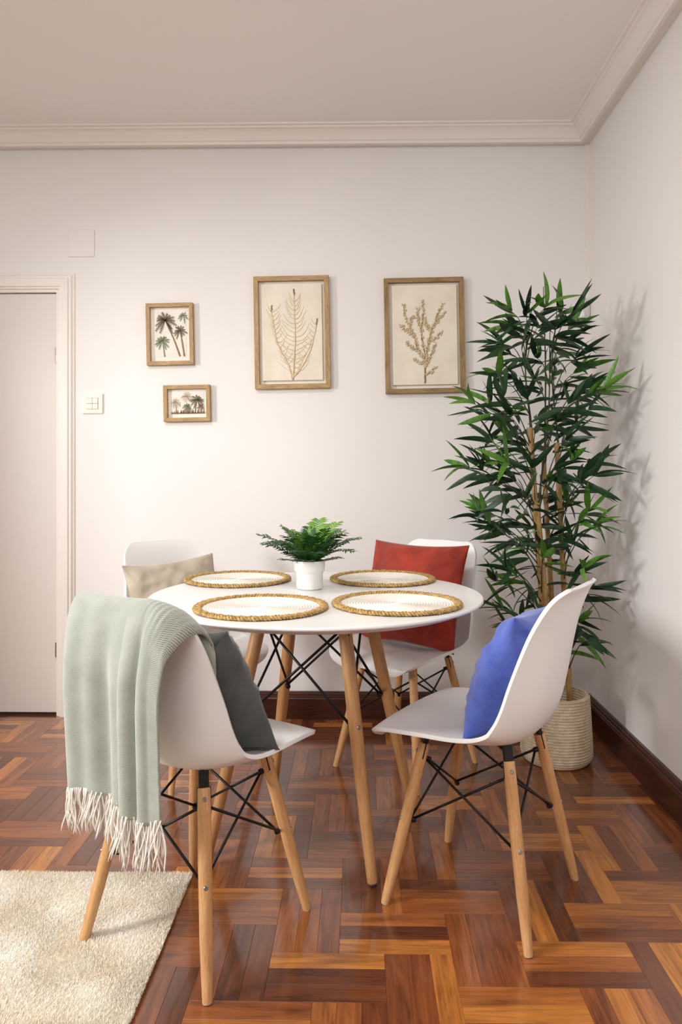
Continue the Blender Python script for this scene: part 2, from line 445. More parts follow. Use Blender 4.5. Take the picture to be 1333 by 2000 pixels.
e, hw, hh = plate('wall_outlet', 952, 1280, 990, 1318, 0.008, 'switch_plastic', 'square cream wall socket low on the wall behind the blue cushion', 'wall socket')
lathe('socket_well', [(0.0001, -.006), (0.019, -.006), (0.020, 0.0), (0.022, 0.0), (0.022, -.007), (0.0001, -.007)], 'switch_plastic', e, 24).matrix_local = Matrix.Translation((0, -0.009, 0)) @ Matrix.Rotation(R(90), 4, 'X')
se = empty('motion_sensor', (on_back(1131, 610).x - 0.002, WY, on_back(1131, 610).z)); tag(se, 'white rounded motion sensor on the wall in the corner behind the bamboo', 'sensor')
v, f = lathe_data([(0.0001, 0), (0.046, 0), (0.048, 0.006), (0.048, 0.028), (0.044, 0.036), (0.034, 0.042), (0.0001, 0.044)], 40)
v = [(x, -z, y * 1.35) for x, y, z in v]
autosmooth(link('sensor_body', pyd('sensor_body', v, f), 'sensor_plastic', se), 35)
v, f = lathe_data([(0.0001, 0), (0.020, 0.0), (0.018, 0.008), (0.010, 0.013), (0.0001, 0.015)], 24)
v = [(x, -z - 0.0425, y - 0.022) for x, y, z in v]
link('sensor_lens', pyd('sensor_lens', v, f), 'white_plastic', se)

# ------------------------------------------------------------------ pictures
def frame(name, pts, depth, bw, mat, label):
    P = [on_back(*p, WY - depth) for p in pts]       # tl, tr, br, bl
    c = sum(P, Vector()) / 4; wd = ((P[1] - P[0]).length + (P[2] - P[3]).length) / 2; ht = ((P[3] - P[0]).length + (P[2] - P[1]).length) / 2
    d = (P[1] - P[0]) + (P[2] - P[3]); ang = math.atan2(d.z, d.x)
    e = empty(name, (c.x, WY, c.z)); e.rotation_euler = (0, -ang, 0); tag(e, label, 'picture', 'framed pictures on the wall')
    hw, hh = wd / 2, ht / 2
    # four mitred rails
    for k in range(4):
        o4 = [(-hw, hh), (hw, hh), (hw, -hh), (-hw, -hh)]; i4 = [(-hw + bw, hh - bw), (hw - bw, hh - bw), (hw - bw, -hh + bw), (-hw + bw, -hh + bw)]
        a, b = o4[k], o4[(k + 1) % 4]; ia, ib = i4[k], i4[(k + 1) % 4]
        vv = [(a[0], -depth, a[1]), (b[0], -depth, b[1]), (ib[0], -depth, ib[1]), (ia[0], -depth, ia[1]),
              (a[0], 0, a[1]), (b[0], 0, b[1]), (ib[0], 0, ib[1]), (ia[0], 0, ia[1])]
        me = pyd('rail', vv, [(0, 1, 2, 3), (4, 7, 6, 5), (0, 4, 5, 1), (2, 6, 7, 3), (0, 3, 7, 4), (1, 5, 6, 2)], False)
        bm = bmesh.new(); bm.from_mesh(me); bmesh.ops.bevel(bm, geom=bm.edges[:], offset=0.0008, segments=1, affect='EDGES')
        if k % 2 == 0:
            bmesh.ops.rotate(bm, verts=bm.verts, matrix=Matrix.Rotation(R(90), 3, 'Y'), cent=(0, 0, 0))
        bmesh.ops.recalc_face_normals(bm, faces=bm.faces); bm.to_mesh(me); bm.free()
        o = link('rail', me, mat, e)
        if k % 2 == 0: o.rotation_euler = (0, R(-90), 0)
    box('backing_board', -hw + .004, hw - .004, -0.006, -0.001, -hh + .004, hh - .004, 'mat_paper', e)
    return e, hw, hh
def stroke(pts, rad, n=6): return tube_data(pts, rad, n)

# relief picture A: tall feathery stems
eA, hwA, hhA = frame('relief_picture', [(494, 540), (642.5, 537), (645.5, 757), (499, 760)], 0.030, 0.0215, 'frame_oak', 'oak framed plaster relief of feathery branching stems')
pA = box('linen_panel', -hwA + .036, hwA - .034, -0.019, -0.006, -hhA + .038, hhA - .034, 'linen_panel', eA, 0.0015)
def img2frame(e, hw, hh, box_, x, y):    # crop-pixel box of the panel -> local frame coords
    x0, y0, x1, y1 = box_
    return (-hw + (x - x0) / (x1 - x0) * 2 * hw, hh - (y - y0) / (y1 - y0) * 2 * hh)
rA = random.Random(3)
def relief(e, hw, hh, bx, stems, r0, mat, rnd, y0=-0.0195, jit=0.0015):
    D = []
    for st in stems:
        pts = []
        for (x, y) in st[0]:
            X, Z = img2frame(e, hw, hh, bx, x, y); pts.append((X, y0, Z))
        P = catmull(pts, max(4, len(pts) * 4)); n = len(P)
        P[:, 0] += np.array([rnd.uniform(-jit, jit) for _ in range(n)]); 
        D.append(tube_data([tuple(p) for p in P], [r0 * st[1] * (1 - 0.55 * i / (n - 1)) for i in range(n)], 6))
    V, F = join(D); return link('relief_stems', pyd('relief_stems', V, F), mat, e)
BXA = (72, 84, 508, 722)
stems = [([(288, 672), (300, 560), (308, 440), (306, 300), (305, 170)], 1.0),
         ([(288, 664), (262, 580), (215, 490), (190, 390), (172, 260)], 0.9),
         ([(290, 664), (350, 590), (400, 495), (420, 420), (436, 340)], 0.9)]
for k in range(17):
    y = 205 + k * 25; ln = 40 + 5.2 * k if k < 9 else 90
    xm = 306
    for sgn in (-1, 1):
        l2 = ln * rA.uniform(0.7, 1.1)
        stems.append(([(xm, y + 26), (xm + sgn * l2 * .55, y + 6 + rA.uniform(-6, 6)), (xm + sgn * l2, y - 22 - rA.uniform(0, 30))], 0.42))
for k in range(13):
    t_ = k / 12; x = 176 + 84 * t_ ** 1.5; y = 270 + 300 * t_
    for sgn in (-1, 1):
        l2 = rA.uniform(22, 52) * (1 if sgn > 0 else .7)
        stems.append(([(x, y + 16), (x + sgn * l2 * .6, y - 2), (x + sgn * l2, y - rA.uniform(15, 45))], 0.38))
    x = 432 - 120 * t_ ** 1.3; y = 350 + 270 * t_
    for sgn in (-1, 1):
        l2 = rA.uniform(18, 46) * (1 if sgn < 0 else .4)
        stems.append(([(x, y + 14), (x + sgn * l2 * .6, y - 2), (x + sgn * l2, y - rA.uniform(10, 40))], 0.38))
relief(eA, hwA, hhA, BXA, stems, 0.0046, 'relief_cream', rA)
for (x, y, r_) in ((305, 172, .007), (174, 262, .006), (436, 342, .006)):
    tips = []
    for q in range(5):
        X, Z = img2frame(eA, hwA, hhA, BXA, x + rA.uniform(-4, 4), y + q * 7 - 12)
        tips.append(tube_data([(X - .003, -.0195, Z - .004), (X, -.022, Z), (X + .003, -.0195, Z + .005)], [.001, r_ * .4, .0008], 6))
    V, F = join(tips); link('seed_head', pyd('seed_head', V, F), 'relief_tan', eA)

# relief picture B: sprig with buds
eB, hwB, hhB = frame('relief_picture', [(750.5, 543), (906.5, 540.5), (909.5, 765), (753.5, 769)], 0.030, 0.0205, 'frame_walnut', 'brown wood framed plaster relief of a budding sprig beside the bamboo')
box('linen_panel', -hwB + .036, hwB - .032, -0.019, -0.006, -hhB + .038, hhB - .032, 'linen_panel', eB, 0.0015)
BXB = (814, 90, 1276, 744); rB = random.Random(8)
main = [([(1043, 688), (1046, 600), (1050, 540), (1036, 470), (1028, 380), (1040, 300), (1036, 215)], 1.0),
        ([(1050, 580), (1030, 530), (1000, 480), (985, 420), (945, 340), (925, 240)], 0.8),
        ([(1050, 560), (1062, 480), (1085, 400), (1120, 310), (1156, 240)], 0.8),
        ([(1048, 600), (1075, 545), (1110, 470)], .5), ([(1046, 640), (1075, 630), (1105, 600)], .5), ([(1040, 560), (1010, 510), (975, 485), (938, 455)], .5),
        ([(985, 420), (950, 395), (905, 357)], .5), ([(1028, 400), (1010, 330), (1008, 265)], .6), ([(1085, 400), (1065, 370), (1045, 320)], .5),
        ([(1095, 370), (1130, 320), (1168, 292)], .5), ([(1065, 450), (1100, 440), (1148, 398)], .45), ([(1052, 570), (1010, 575), (985, 545)], .4), ([(960, 370), (970, 320), (985, 305)], .45)]
relief(eB, hwB, hhB, BXB, main, 0.0044, 'relief_tan', rB, jit=.001)
buds = []
for st, wgt in main:
    P = catmull([(x, y) for x, y in st], 5 + int(len(st) * 4))
    for i, (x, y) in enumerate(P):
        if y > 590 and wgt == 1.0: continue
        for q in range(2):
            X, Z = img2frame(eB, hwB, hhB, BXB, x + rB.uniform(-9, 9), y + rB.uniform(-8, 8))
            a = rB.uniform(20, 150); dx, dz = math.cos(R(a)) * .0065, math.sin(R(a)) * .0065
            buds.append(tube_data([(X - dx, -.0195, Z - dz), (X, -.0225, Z), (X + dx, -.0195, Z + dz)], [.0008, rB.uniform(.0022, .0042), .0006], 5))
V, F = join(buds); link('relief_buds', pyd('relief_buds', V, F), 'relief_cream', eB)

# small palm prints
def palm(cx, cz, r, base, ybase, tr, rnd, n=11, droop=1.0):
    """returns (trunk data, frond data) flat thin shapes standing just proud of the print paper"""
    bx, bz = base; tk = []
    for i in range(7):
        q = i / 6; tk.append((bx + (cx - bx) * q + 0.06 * (bx - cx) * math.sin(q * math.pi), ybase, bz + (cz - bz) * q))
    vt = []; ft = []
    for i, (x, y, z) in enumerate(tk):
        wd = tr * (1.25 - 0.5 * i / 6); vt += [(x - wd, y, z), (x + wd, y, z)]
        if i: ft.append((2 * i - 2, 2 * i - 1, 2 * i + 1, 2 * i))
    vf = []; ff = []
    for k in range(n):
        a = R(-60 + 300 * (k + rnd.uniform(-.3, .3)) / (n - 1)); L = r * rnd.uniform(.8, 1.1)
        px_, pz_ = cx, cz; seg = []
        for i in range(9):
            q = i / 8; seg.append((cx + L * q * math.cos(a), cz + L * q * math.sin(a) - droop * L * .28 * q * q))
        for i in range(8):
            (x0, z0), (x1, z1) = seg[i], seg[i + 1]; ll = r * .34 * math.sin(math.pi * (i + 1.2) / 10.5)
            for s in (-1, 1):
                dx, dz = x1 - x0, z1 - z0; m_ = math.hypot(dx, dz) + 1e-9; nx, nz = -dz / m_ * s, dx / m_ * s
                tx, tz = x0 + nx * ll * .6 + dx * 1.4, z0 + nz * ll * .6 + dz * 1.4 - ll * .22
                o_ = len(vf); vf += [(x0, ybase - .0002, z0), (x1, ybase - .0002, z1), (tx, ybase - .0002, tz)]; ff.append((o_, o_ + 1, o_ + 2))
    return (vt, ft), (vf, ff)
r1 = random.Random(2)
e1, hw, hh = frame('palm_print', [(284, 592.5), (376.5, 590.5), (378, 711.5), (286.5, 713.5)], 0.026, 0.018, 'frame_oak', 'small portrait oak framed print of tall palm trees')
BX = (861, 520, 1143, 886); I = lambda x, y: img2frame(e1, hw, hh, BX, x, y)
x0, z0 = I(906, 838); x1, z1 = I(1096, 562)
box('print_paper', x0, x1, -.0075, -.006, z0, z1, 'print_sky', e1)
def palmpart(e, I, cx, cy, rpx, base, tr, rnd, m1, m2, k, n=11):
    sc = abs(I(1, 0)[0] - I(0, 0)[0]); c = I(cx, cy); b = I(*base)
    t1, f1 = palm(c[0], c[1], rpx * sc, b, -.0078 - .0003 * k, tr * sc, rnd, n)
    link('palm_trunk', pyd('palm_trunk', *t1, False), m1, e); link('palm_crown', pyd('palm_crown', *f1, False), m2, e)
palmpart(e1, I, 972, 618, 66, (1058, 834), 5, r1, 'palm_brown', 'palm_dark', 0, 14)
palmpart(e1, I, 1060, 680, 40, (1084, 834), 5, r1, 'palm_brown', 'palm_dark', 1, 12)
palmpart(e1, I, 952, 738, 44, (966, 834), 4, r1, 'palm_green', 'palm_green', 2, 12)
palmpart(e1, I, 1080, 592, 30, (1090, 640), 2, r1, 'palm_green', 'palm_green', 3, 9)
e2, hw2, hh2 = frame('palm_print', [(318, 752.5), (409.5, 751), (411, 822), (320, 824)], 0.026, 0.018, 'frame_oak', 'small landscape oak framed print of a palm grove')
BX2 = (963, 1003, 1246, 1221); I2 = lambda x, y: img2frame(e2, hw2, hh2, BX2, x, y)
x0, z0 = I2(1002, 1175); x1, z1 = I2(1206, 1042)
box('print_paper', x0, x1, -.0075, -.006, z0, z1, 'print_sky', e2)
for k, (cx, cy, rp, bs, m1, m2) in enumerate([(1100, 1068, 36, (1100, 1170), 'palm_pale', 'palm_pale'), (1034, 1104, 34, (1036, 1172), 'palm_brown', 'palm_pale'), (1164, 1090, 42, (1150, 1172), 'palm_dark', 'palm_dark'), (1104, 1130, 30, (1104, 1172), 'palm_brown', 'palm_green'), (1186, 1128, 24, (1190, 1172), 'palm_brown', 'palm_brown')]):
    palmpart(e2, I2, cx, cy, rp, bs, 3, r1, m1, m2, k, 12)
vv = []; ff = []
for k in range(34):
    X, Z = I2(1004 + k * 6, 1173); h = r1.uniform(.008, .026); o_ = len(vv)
    vv += [(X, -.0095, Z), (X + .008, -.0095, Z), (X + .004 + r1.uniform(-.004, .004), -.0095, Z + h)]; ff.append((o_, o_ + 1, o_ + 2))
link('undergrowth', pyd('undergrowth', vv, ff, False), 'palm_brown', e2)

# ------------------------------------------------------------------ moulded shell chairs
PROF = [(0.247, 0.418), (0.235, 0.443), (0.19, 0.455), (0.10, 0.449), (0.0, 0.440), (-0.08, 0.437), (-0.135, 0.450), (-0.172, 0.485),
        (-0.193, 0.535), (-0.208, 0.60), (-0.222, 0.68), (-0.236, 0.75), (-0.254, 0.812), (-0.276, 0.845)]
def shell_surface(nu=64, nv=41):
    q = np.linspace(0, 1, nu); q = 0.5 - 0.5 * np.cos(q * np.pi) * (0.55 + 0.45 * np.abs(np.cos(q * np.pi)))
    q = (q - q[0]) / (q[-1] - q[0]); C = catmull(PROF, q)
    s = q
    ks = [0, .06, .2, .35, .46, .55, .7, .85, .95, 1.0]
    W_ = np.interp(s, ks, [.205, .213, .222, .226, .226, .222, .210, .192, .176, .165])
    CU = np.interp(s, ks, [-.010, -.004, .016, .034, .058, .066, .058, .036, .014, .004])
    for arr in (W_, CU):
        for _ in range(3): arr[1:-1] = (arr[:-2] + 2 * arr[1:-1] + arr[2:]) / 4
    tot = 1.02
    def corner(x, r, k): return 1 - k * (1 - math.sqrt(max(0, 1 - (max(0, r - x) / r) ** 2)))
    Tn = np.gradient(C, axis=0); Tn /= np.linalg.norm(Tn, axis=1)[:, None]
    P = np.zeros((nu, nv, 3))
    for i in range(nu):
        d0 = s[i] * tot; d1 = (1 - s[i]) * tot
        w_ = W_[i] * corner(d0, .11, .45) * corner(d1, .085, .42)
        N = np.array([Tn[i][1], -Tn[i][0]]) * -1.0
        # inner normal: up on the seat, forward on the backrest
        if i == 0: pass
        N = np.array([Tn[i][1], -Tn[i][0]]); 
        for j in range(nv):
            vv = -1 + 2 * j / (nv - 1); vv = math.sin(vv * math.pi / 2) * .6 + vv * .4
            g = abs(vv) ** 2.6
            P[i, j] = (w_ * vv, C[i][0] + N[0] * CU[i] * g, C[i][1] + N[1] * CU[i] * g)
    return P
SH = shell_surface()
# make sure the inner normal points up on the seat
if SH[20, 0, 2] < SH[20, 20, 2]:
    for i in range(SH.shape[0]):
        c = SH[i, SH.shape[1] // 2].copy(); c[0] = 0
        SH[i, :, 1:] = 2 * c[1:] - SH[i, :, 1:]
def shell_mesh():
    nu, nv, _ = SH.shape; vs = SH.reshape(-1, 3).tolist(); fs = []
    for i in range(nu - 1):
        for j in range(nv - 1): fs.append((i * nv + j, (i + 1) * nv + j, (i + 1) * nv + j + 1, i * nv + j + 1))
    return pyd('shell', vs, fs)
def make_chair():
    root = empty('dining_chair')
    sh = link('shell', shell_mesh(), 'white_plastic', root)
    so = sh.modifiers.new('solid', 'SOLIDIFY'); so.thickness = 0.010; so.offset = 1.0
    be = sh.modifiers.new('bevel', 'BEVEL'); be.width = 0.0028; be.segments = 3; be.limit_method = 'ANGLE'; be.angle_limit = R(50)
    F_, TP, ZT = 0.193, 0.116, 0.413
    legv = []
    prof = [(0.0001, 0.004), (0.0095, 0.004), (0.0108, 0.006), (0.0125, 0.10), (0.0148, 0.30), (0.0155, 0.60), (0.0152, 0.92), (0.0148, 0.994), (0.0135, 1.0), (0.0001, 1.0)]
    for (sx, sy) in ((1, 1), (-1, 1), (-1, -1), (1, -1)):
        foot = Vector((sx * F_, sy * F_, 0)); top = Vector((sx * TP, sy * TP, ZT)); ax = top - foot; L = ax.length
        v, f = lathe_data([(r, z * L if i else z) for i, (r, z) in enumerate(prof)], 20)
        M = Matrix.Translation(foot) @ ax.to_track_quat('Z', 'X').to_matrix().to_4x4()
        lo = link('leg', pyd('leg', v, f), 'beech', root); lo.matrix_local = M; autosmooth(lo, 40)
        pad = lathe('foot_pad', [(0.0001, 0), (0.0098, 0), (0.0104, 0.002), (0.0098, 0.005), (0.0001, 0.005)], 'foot_pad', lo, 16)
        out = Vector((sx, sy, 0)).normalized(); axn = ax.normalized()
        ln = (out - axn * out.dot(axn)).normalized(); lm = M.inverted().to_3x3()
        for tz in (0.945, 0.525):
            p = foot + ax * tz
            b = lathe('bolt', [(0.0001, 0), (0.0052, 0), (0.0052, 0.0015), (0.0040, 0.0028), (0.0026, 0.0028), (0.0022, 0.0012), (0.0001, 0.0012)], 'steel', lo, 14)
            bp = p + ln * 0.0143
            b.matrix_local = M.inverted() @ (Matrix.Translation(bp) @ ln.to_track_quat('Z', 'X').to_matrix().to_4x4())
        # slotted end and the steel plate that carries the seat
        tang = axn.cross(ln).normalized()
        rot = Matrix((ln, tang, axn)).transposed().to_4x4()
        pl = box('bracket', -0.0017, 0.0017, -0.0157, 0.0157, -0.040, 0.001, 'black_metal', root, 0.0006, 1)
        bk2 = box('seat_plate', -0.006, 0.006, -0.0115, 0.0115, 0.0, 0.036, 'black_metal', root, 0.0012, 2); bk2.matrix_local = Matrix.Translation(top) @ rot
        pl.matrix_local = Matrix.Translation(top) @ rot
        legv.append((foot, top, ln))
    # mounting bar under the seat
    bars = []
    for a, b in ((0, 2), (1, 3)):
        pa, pb = legv[a][1] + Vector((0, 0, 0.019)), legv[b][1] + Vector((0, 0, 0.019)); bars.append(tube_data([pa, pb], 0.0055, 8))
    V, F = join(bars); link('seat_mount', pyd('seat_mount', V, F), 'black_metal', root)
    # crossed wire braces between neighbouring legs
    up, lw = 0.905, 0.525
    def pt(k, t, s=0.017): 
        f_, tp, ln = legv[k]; return f_ + (tp - f_) * t - ln * s
    for k in range(4):
        n_ = (k + 1) % 4
        for a, b in ((k, n_), (n_, k)):
            off = 0.0045 if a == k else -0.0045
            A = pt(a, up); B = pt(b, lw); mid = (A + B) / 2; nrm = Vector((mid.x, mid.y, 0)).normalized()
            tube('brace', [A + nrm * off, mid + nrm * off * .9, B + nrm * off], 0.0034, 'black_metal', root, 8)
        for t_ in (up, lw):
            c = pt(k, t_, 0.021); nd = lathe('brace_end', [(0.0001, -.008), (0.006, -.007), (0.0075, 0), (0.006, .007), (0.0001, .008)], 'black_metal', root, 12)
            nd.matrix_local = Matrix.Translation(c) @ legv[k][2].to_track_quat('Z', 'X').to_matrix().to_4x4()
    return root
CH = [  # (x, y, heading of the seat front in degrees, label)
    (0.332, 1.965, 148, 'white shell chair with wooden legs holding the blue cushion'),
    (-0.398, 1.798, 61, 'white shell chair with the sage throw over its backrest, nearest the camera'),
    (0.180, 2.820, 230, 'white shell chair with wooden legs holding the red cushion'),
    (-0.645, 2.800, 312, 'white shell chair behind the table holding the beige cushion')]
chair0 = make_chair(); chairs = []
for i, (x, y, a, lb) in enumerate(CH):
    c = chair0 if i == 0 else copy_tree(chair0)
    c.location = (x, y, 0); c.rotation_euler = (0, 0, R(a - 90)); tag(c, lb, 'chair', 'white shell chairs around the table'); chairs.append(c)
def chair_m(i):
    x, y, a, _ = CH[i]; return Matrix.Translation((x, y, 0)) @ Matrix.Rotation(R(a - 90), 4, 'Z')

# ------------------------------------------------------------------ round table
TC = (-0.136, 2.300); TR = 0.521; TZ = 0.745
tab = empty('dining_table', (TC[0], TC[1], 0)); tag(tab, 'round white dining table on splayed wooden legs with black wire braces', 'table')
ta = math.atan2(1.991 - 2.300, 0.031 + 0.140)
lathe('tabletop', [(0.0001, TZ - 0.026), (TR - 0.045, TZ - 0.026), (TR - 0.006, TZ - 0.011), (TR - 0.001, TZ - 0.008), (TR, TZ - 0.005), (TR - 0.001, TZ - 0.0015), (TR - 0.004, TZ), (0.0001, TZ)], 'table_white', tab, 128, ang=25)
tl = []
for k in range(4):
    a = ta + k * math.pi / 2; d = Vector((math.cos(a), math.sin(a), 0)); foot = d * 0.355; top = d * 0.185 + Vector((0, 0, 0.697)); ax = top - foot; L = ax.length
    v, f = lathe_data([(0.0001, 0.004), (0.013, 0.004), (0.0145, 0.007), (0.0165, .15 * L), (0.0195, .45 * L), (0.0205, .8 * L), (0.0205, .995 * L), (0.019, L), (0.0001, L)], 24)
    lo = link('leg', pyd('leg', v, f), 'table_beech', tab); M = Matrix.Translation(foot) @ ax.to_track_quat('Z', 'X').to_matrix().to_4x4(); lo.matrix_local = M; autosmooth(lo, 40)
    lathe('foot_pad', [(0.0001, 0), (0.0125, 0), (0.013, 0.003), (0.012, 0.005), (0.0001, 0.005)], 'rubber', lo, 16)
    axn = ax.normalized(); ln = (d - axn * d.dot(axn)).normalized(); tl.append((foot, top, ln))
    for tz in (0.575, 0.955):
        b = lathe('bolt', [(0.0001, 0), (0.0062, 0), (0.0062, 0.0015), (0.0045, 0.003), (0.0028, 0.003), (0.0024, 0.0012), (0.0001, 0.0012)], 'steel', lo, 14)
        b.matrix_local = M.inverted() @ (Matrix.Translation(foot + ax * tz + ln * 0.0195) @ ln.to_track_quat('Z', 'X').to_matrix().to_4x4())
    tang = axn.cross(ln); rot = Matrix((ln, tang, axn)).transposed().to_4x4()
    pl = box('bracket', -0.021, 0.021, -0.002, 0.002, -0.05, 0.025, 'black_metal', tab, 0.0006, 1); pl.matrix_local = Matrix.Translation(top) @ rot
for a, b in ((0, 2), (1, 3)):
    tube('support_bar', [tl[a][1] + Vector((0, 0, .014)), tl[b][1] + Vector((0, 0, .014))], 0.007, 'black_metal', tab)
def tpt(k, t, s=0.022): 
    f_, tp, ln = tl[k]; return f_ + (tp - f_) * t - ln * s
for k in range(4):
    n_ = (k + 1) % 4
    for a, b in ((k, n_), (n_, k)):
        off = 0.005 if a == k else -0.005
        A = tpt(a, .96); B = tpt(b, .575); mid = (A + B) / 2; nrm = Vector((mid.x, mid.y, 0)).normalized()
        tube('brace', [A + nrm * off, mid + nrm * off, B + nrm * off], 0.0042, 'black_metal', tab, 8)
    nd = lathe('brace_end', [(0.0001, -.010), (0.007, -.009), (0.009, 0), (0.007, .009), (0.0001, .010)], 'black_metal', tab, 12)
    nd.matrix_local = Matrix.Translation(tpt(k, .575, .028)) @ tl[k][2].to_track_quat('Z', 'X').to_matrix().to_4x4()

# ------------------------------------------------------------------ woven placemats
def make_mat():
    root = empty('placemat')
    prof = [(0.0001, 0.0012)]
    r = 0.004
    while r < 0.166:
        for k in range(5):
            q = k / 4; prof.append((r + 0.0078 * q, 0.0024 + 0.0036 * math.sin(math.pi * q)))
        r += 0.0082
    prof += [(0.168, 0.0012)]
    lathe('cotton_coil', prof, 'mat_cotton', root, 72, ang=80)
    # braided seagrass border: three strands plaited around the rim
    D = []; N = 480; per = 40
    for s in range(3):
        pts = []; ph = s * 2 * math.pi / 3
        for i in range(N):
            a = 2 * math.pi * i / N; wv_ = a * per + ph
            rr = 0.1765 + 0.0095 * math.sin(wv_) + 0.0008 * math.sin(a * 7 + s)
            pts.append((rr * math.cos(a), rr * math.sin(a), 0.0060 + 0.0022 * math.sin(2 * wv_ + .6) + 0.0008 * math.sin(a * 5 + s * 2)))
        v, f = tube_data(pts + [pts[0]], 0.0040, 6, False); D.append((v, f))
    V, F = join(D); zmin = min(v[2] for v in V); V = [(v[0], v[1], v[2] - zmin + 0.0002) for v in V]
    link('braided_border', pyd('braided_border', V, F), 'seagrass', root)
    return root
def on_table(px, py): return on_floor(px, py, TZ)
mats = [((510, 1188.5), 'round woven placemat with seagrass border on the table, nearest the throw'), ((776, 1181), 'round woven placemat with seagrass border on the table, nearest the blue cushion'),
        ((465, 1133.5), 'round woven placemat with seagrass border on the table, nearest the beige cushion'), ((748, 1132.5), 'round woven placemat with seagrass border on the table, nearest the red cushion')]
m0 = make_mat()
for i, (p, lb) in enumerate(mats):
    mo = m0 if i == 0 else copy_tree(m0); q = on_table(*p); mo.location = (q.x, q.y, TZ); mo.rotation_euler = (0, 0, i * 1.3); tag(mo, lb, 'placemat', 'placemats on the round table')

# ------------------------------------------------------------------ fern in a white pot
pp = on_table(605, 1150); pot = empty('fern_pot', (pp.x, pp.y, TZ)); tag(pot, 'small white pot with an artificial green fern on the table', 'potted plant')
# pot front bottom shows at y=1158
lathe('pot', [(0.0001, 0), (0.036, 0), (0.0415, 0.003), (0.0435, 0.009), (0.0445, 0.052), (0.046, 0.057), (0.0495, 0.060), (0.0505, 0.064), (0.0515, 0.093), (0.0505, 0.0945), (0.0475, 0.093), (0.046, 0.080), (0.0001, 0.080)], 'pot_white', pot, 64)
lathe('soil', [(0.0001, 0.0802), (0.0455, 0.0802), (0.043, 0.084), (0.02, 0.087), (0.0001, 0.088)], 'soil', pot, 24)
rf = random.Random(11)
def frond(az, el, L, droop, mat):
    V = []; F = []; pts = []
    dx, dy = math.cos(az), math.sin(az); p = Vector((dx * .012, dy * .012, 0.082)); e = el; n = 18
    for i in range(n + 1):
        pts.append(p.copy()); p = p + Vector((dx * math.cos(e), dy * math.cos(e), math.sin(e))) * (L / n); e -= droop / n * (0.4 + 1.2 * i / n)
    V, F = tube_data(pts, [0.0014 * (1 - .7 * i / n) for i in range(n + 1)], 5)
    V = list(V); side = Vector((-dy, dx, 0))
    for i in range(3, n + 1):
        t = (pts[i] - pts[i - 1]).normalized(); up = side.cross(t) * -1
        ll = L * 0.27 * math.sin(math.pi * (0.16 + 0.84 * (1 - i / (n + .6)))) + 0.004
        for s in (-1, 1):
            d = (side * s * .92 + t * .42 + up * (.12 + rf.uniform(-.18, .12))).normalized(); wv_ = t * (L / n * .62)
            b = pts[i] - t * (L / n * .5 * (s > 0)); o_ = len(V)
            V += [b - wv_ * .5, b + wv_ * .5, b + d * ll * .5 + wv_ * .95 + up * .0015, b + d * ll - up * ll * .12, b + d * ll * .5 - wv_ * .8 + up * .0015]
            F += [(o_, o_ + 1, o_ + 2, o_ + 4), (o_ + 4, o_ + 2, o_ + 3)]
    return link('frond', pyd('frond', V, F), mat, pot)
for k in range(14): frond(k * 2 * math.pi / 14 + rf.uniform(-.2, .2), R(rf.uniform(36, 54)), rf.uniform(.13, .165), rf.uniform(.5, 1.0), 'fern_dark')
for k in range(13): frond(k * 2 * math.pi / 13 + rf.uniform(-.3, .3), R(rf.uniform(58, 78)), rf.uniform(.13, .155), rf.uniform(.6, 1.1), 'fern_light' if k % 2 else 'fern_dark')
for k in range(9): frond(k * 2 * math.pi / 9 + rf.uniform(-.3, .3), R(rf.uniform(15, 34)), rf.uniform(.07, .11), rf.uniform(.2, .6), 'fern_dark')
frond(math.pi * .99, R(44), .185, .65, 'fern_dark'); frond(R(-4), R(40), .175, .5, 'fern_dark'); frond(R(75), R(74), .17, .8, 'fern_light'); frond(R(40), R(68), .17, .8, 'fern_light')

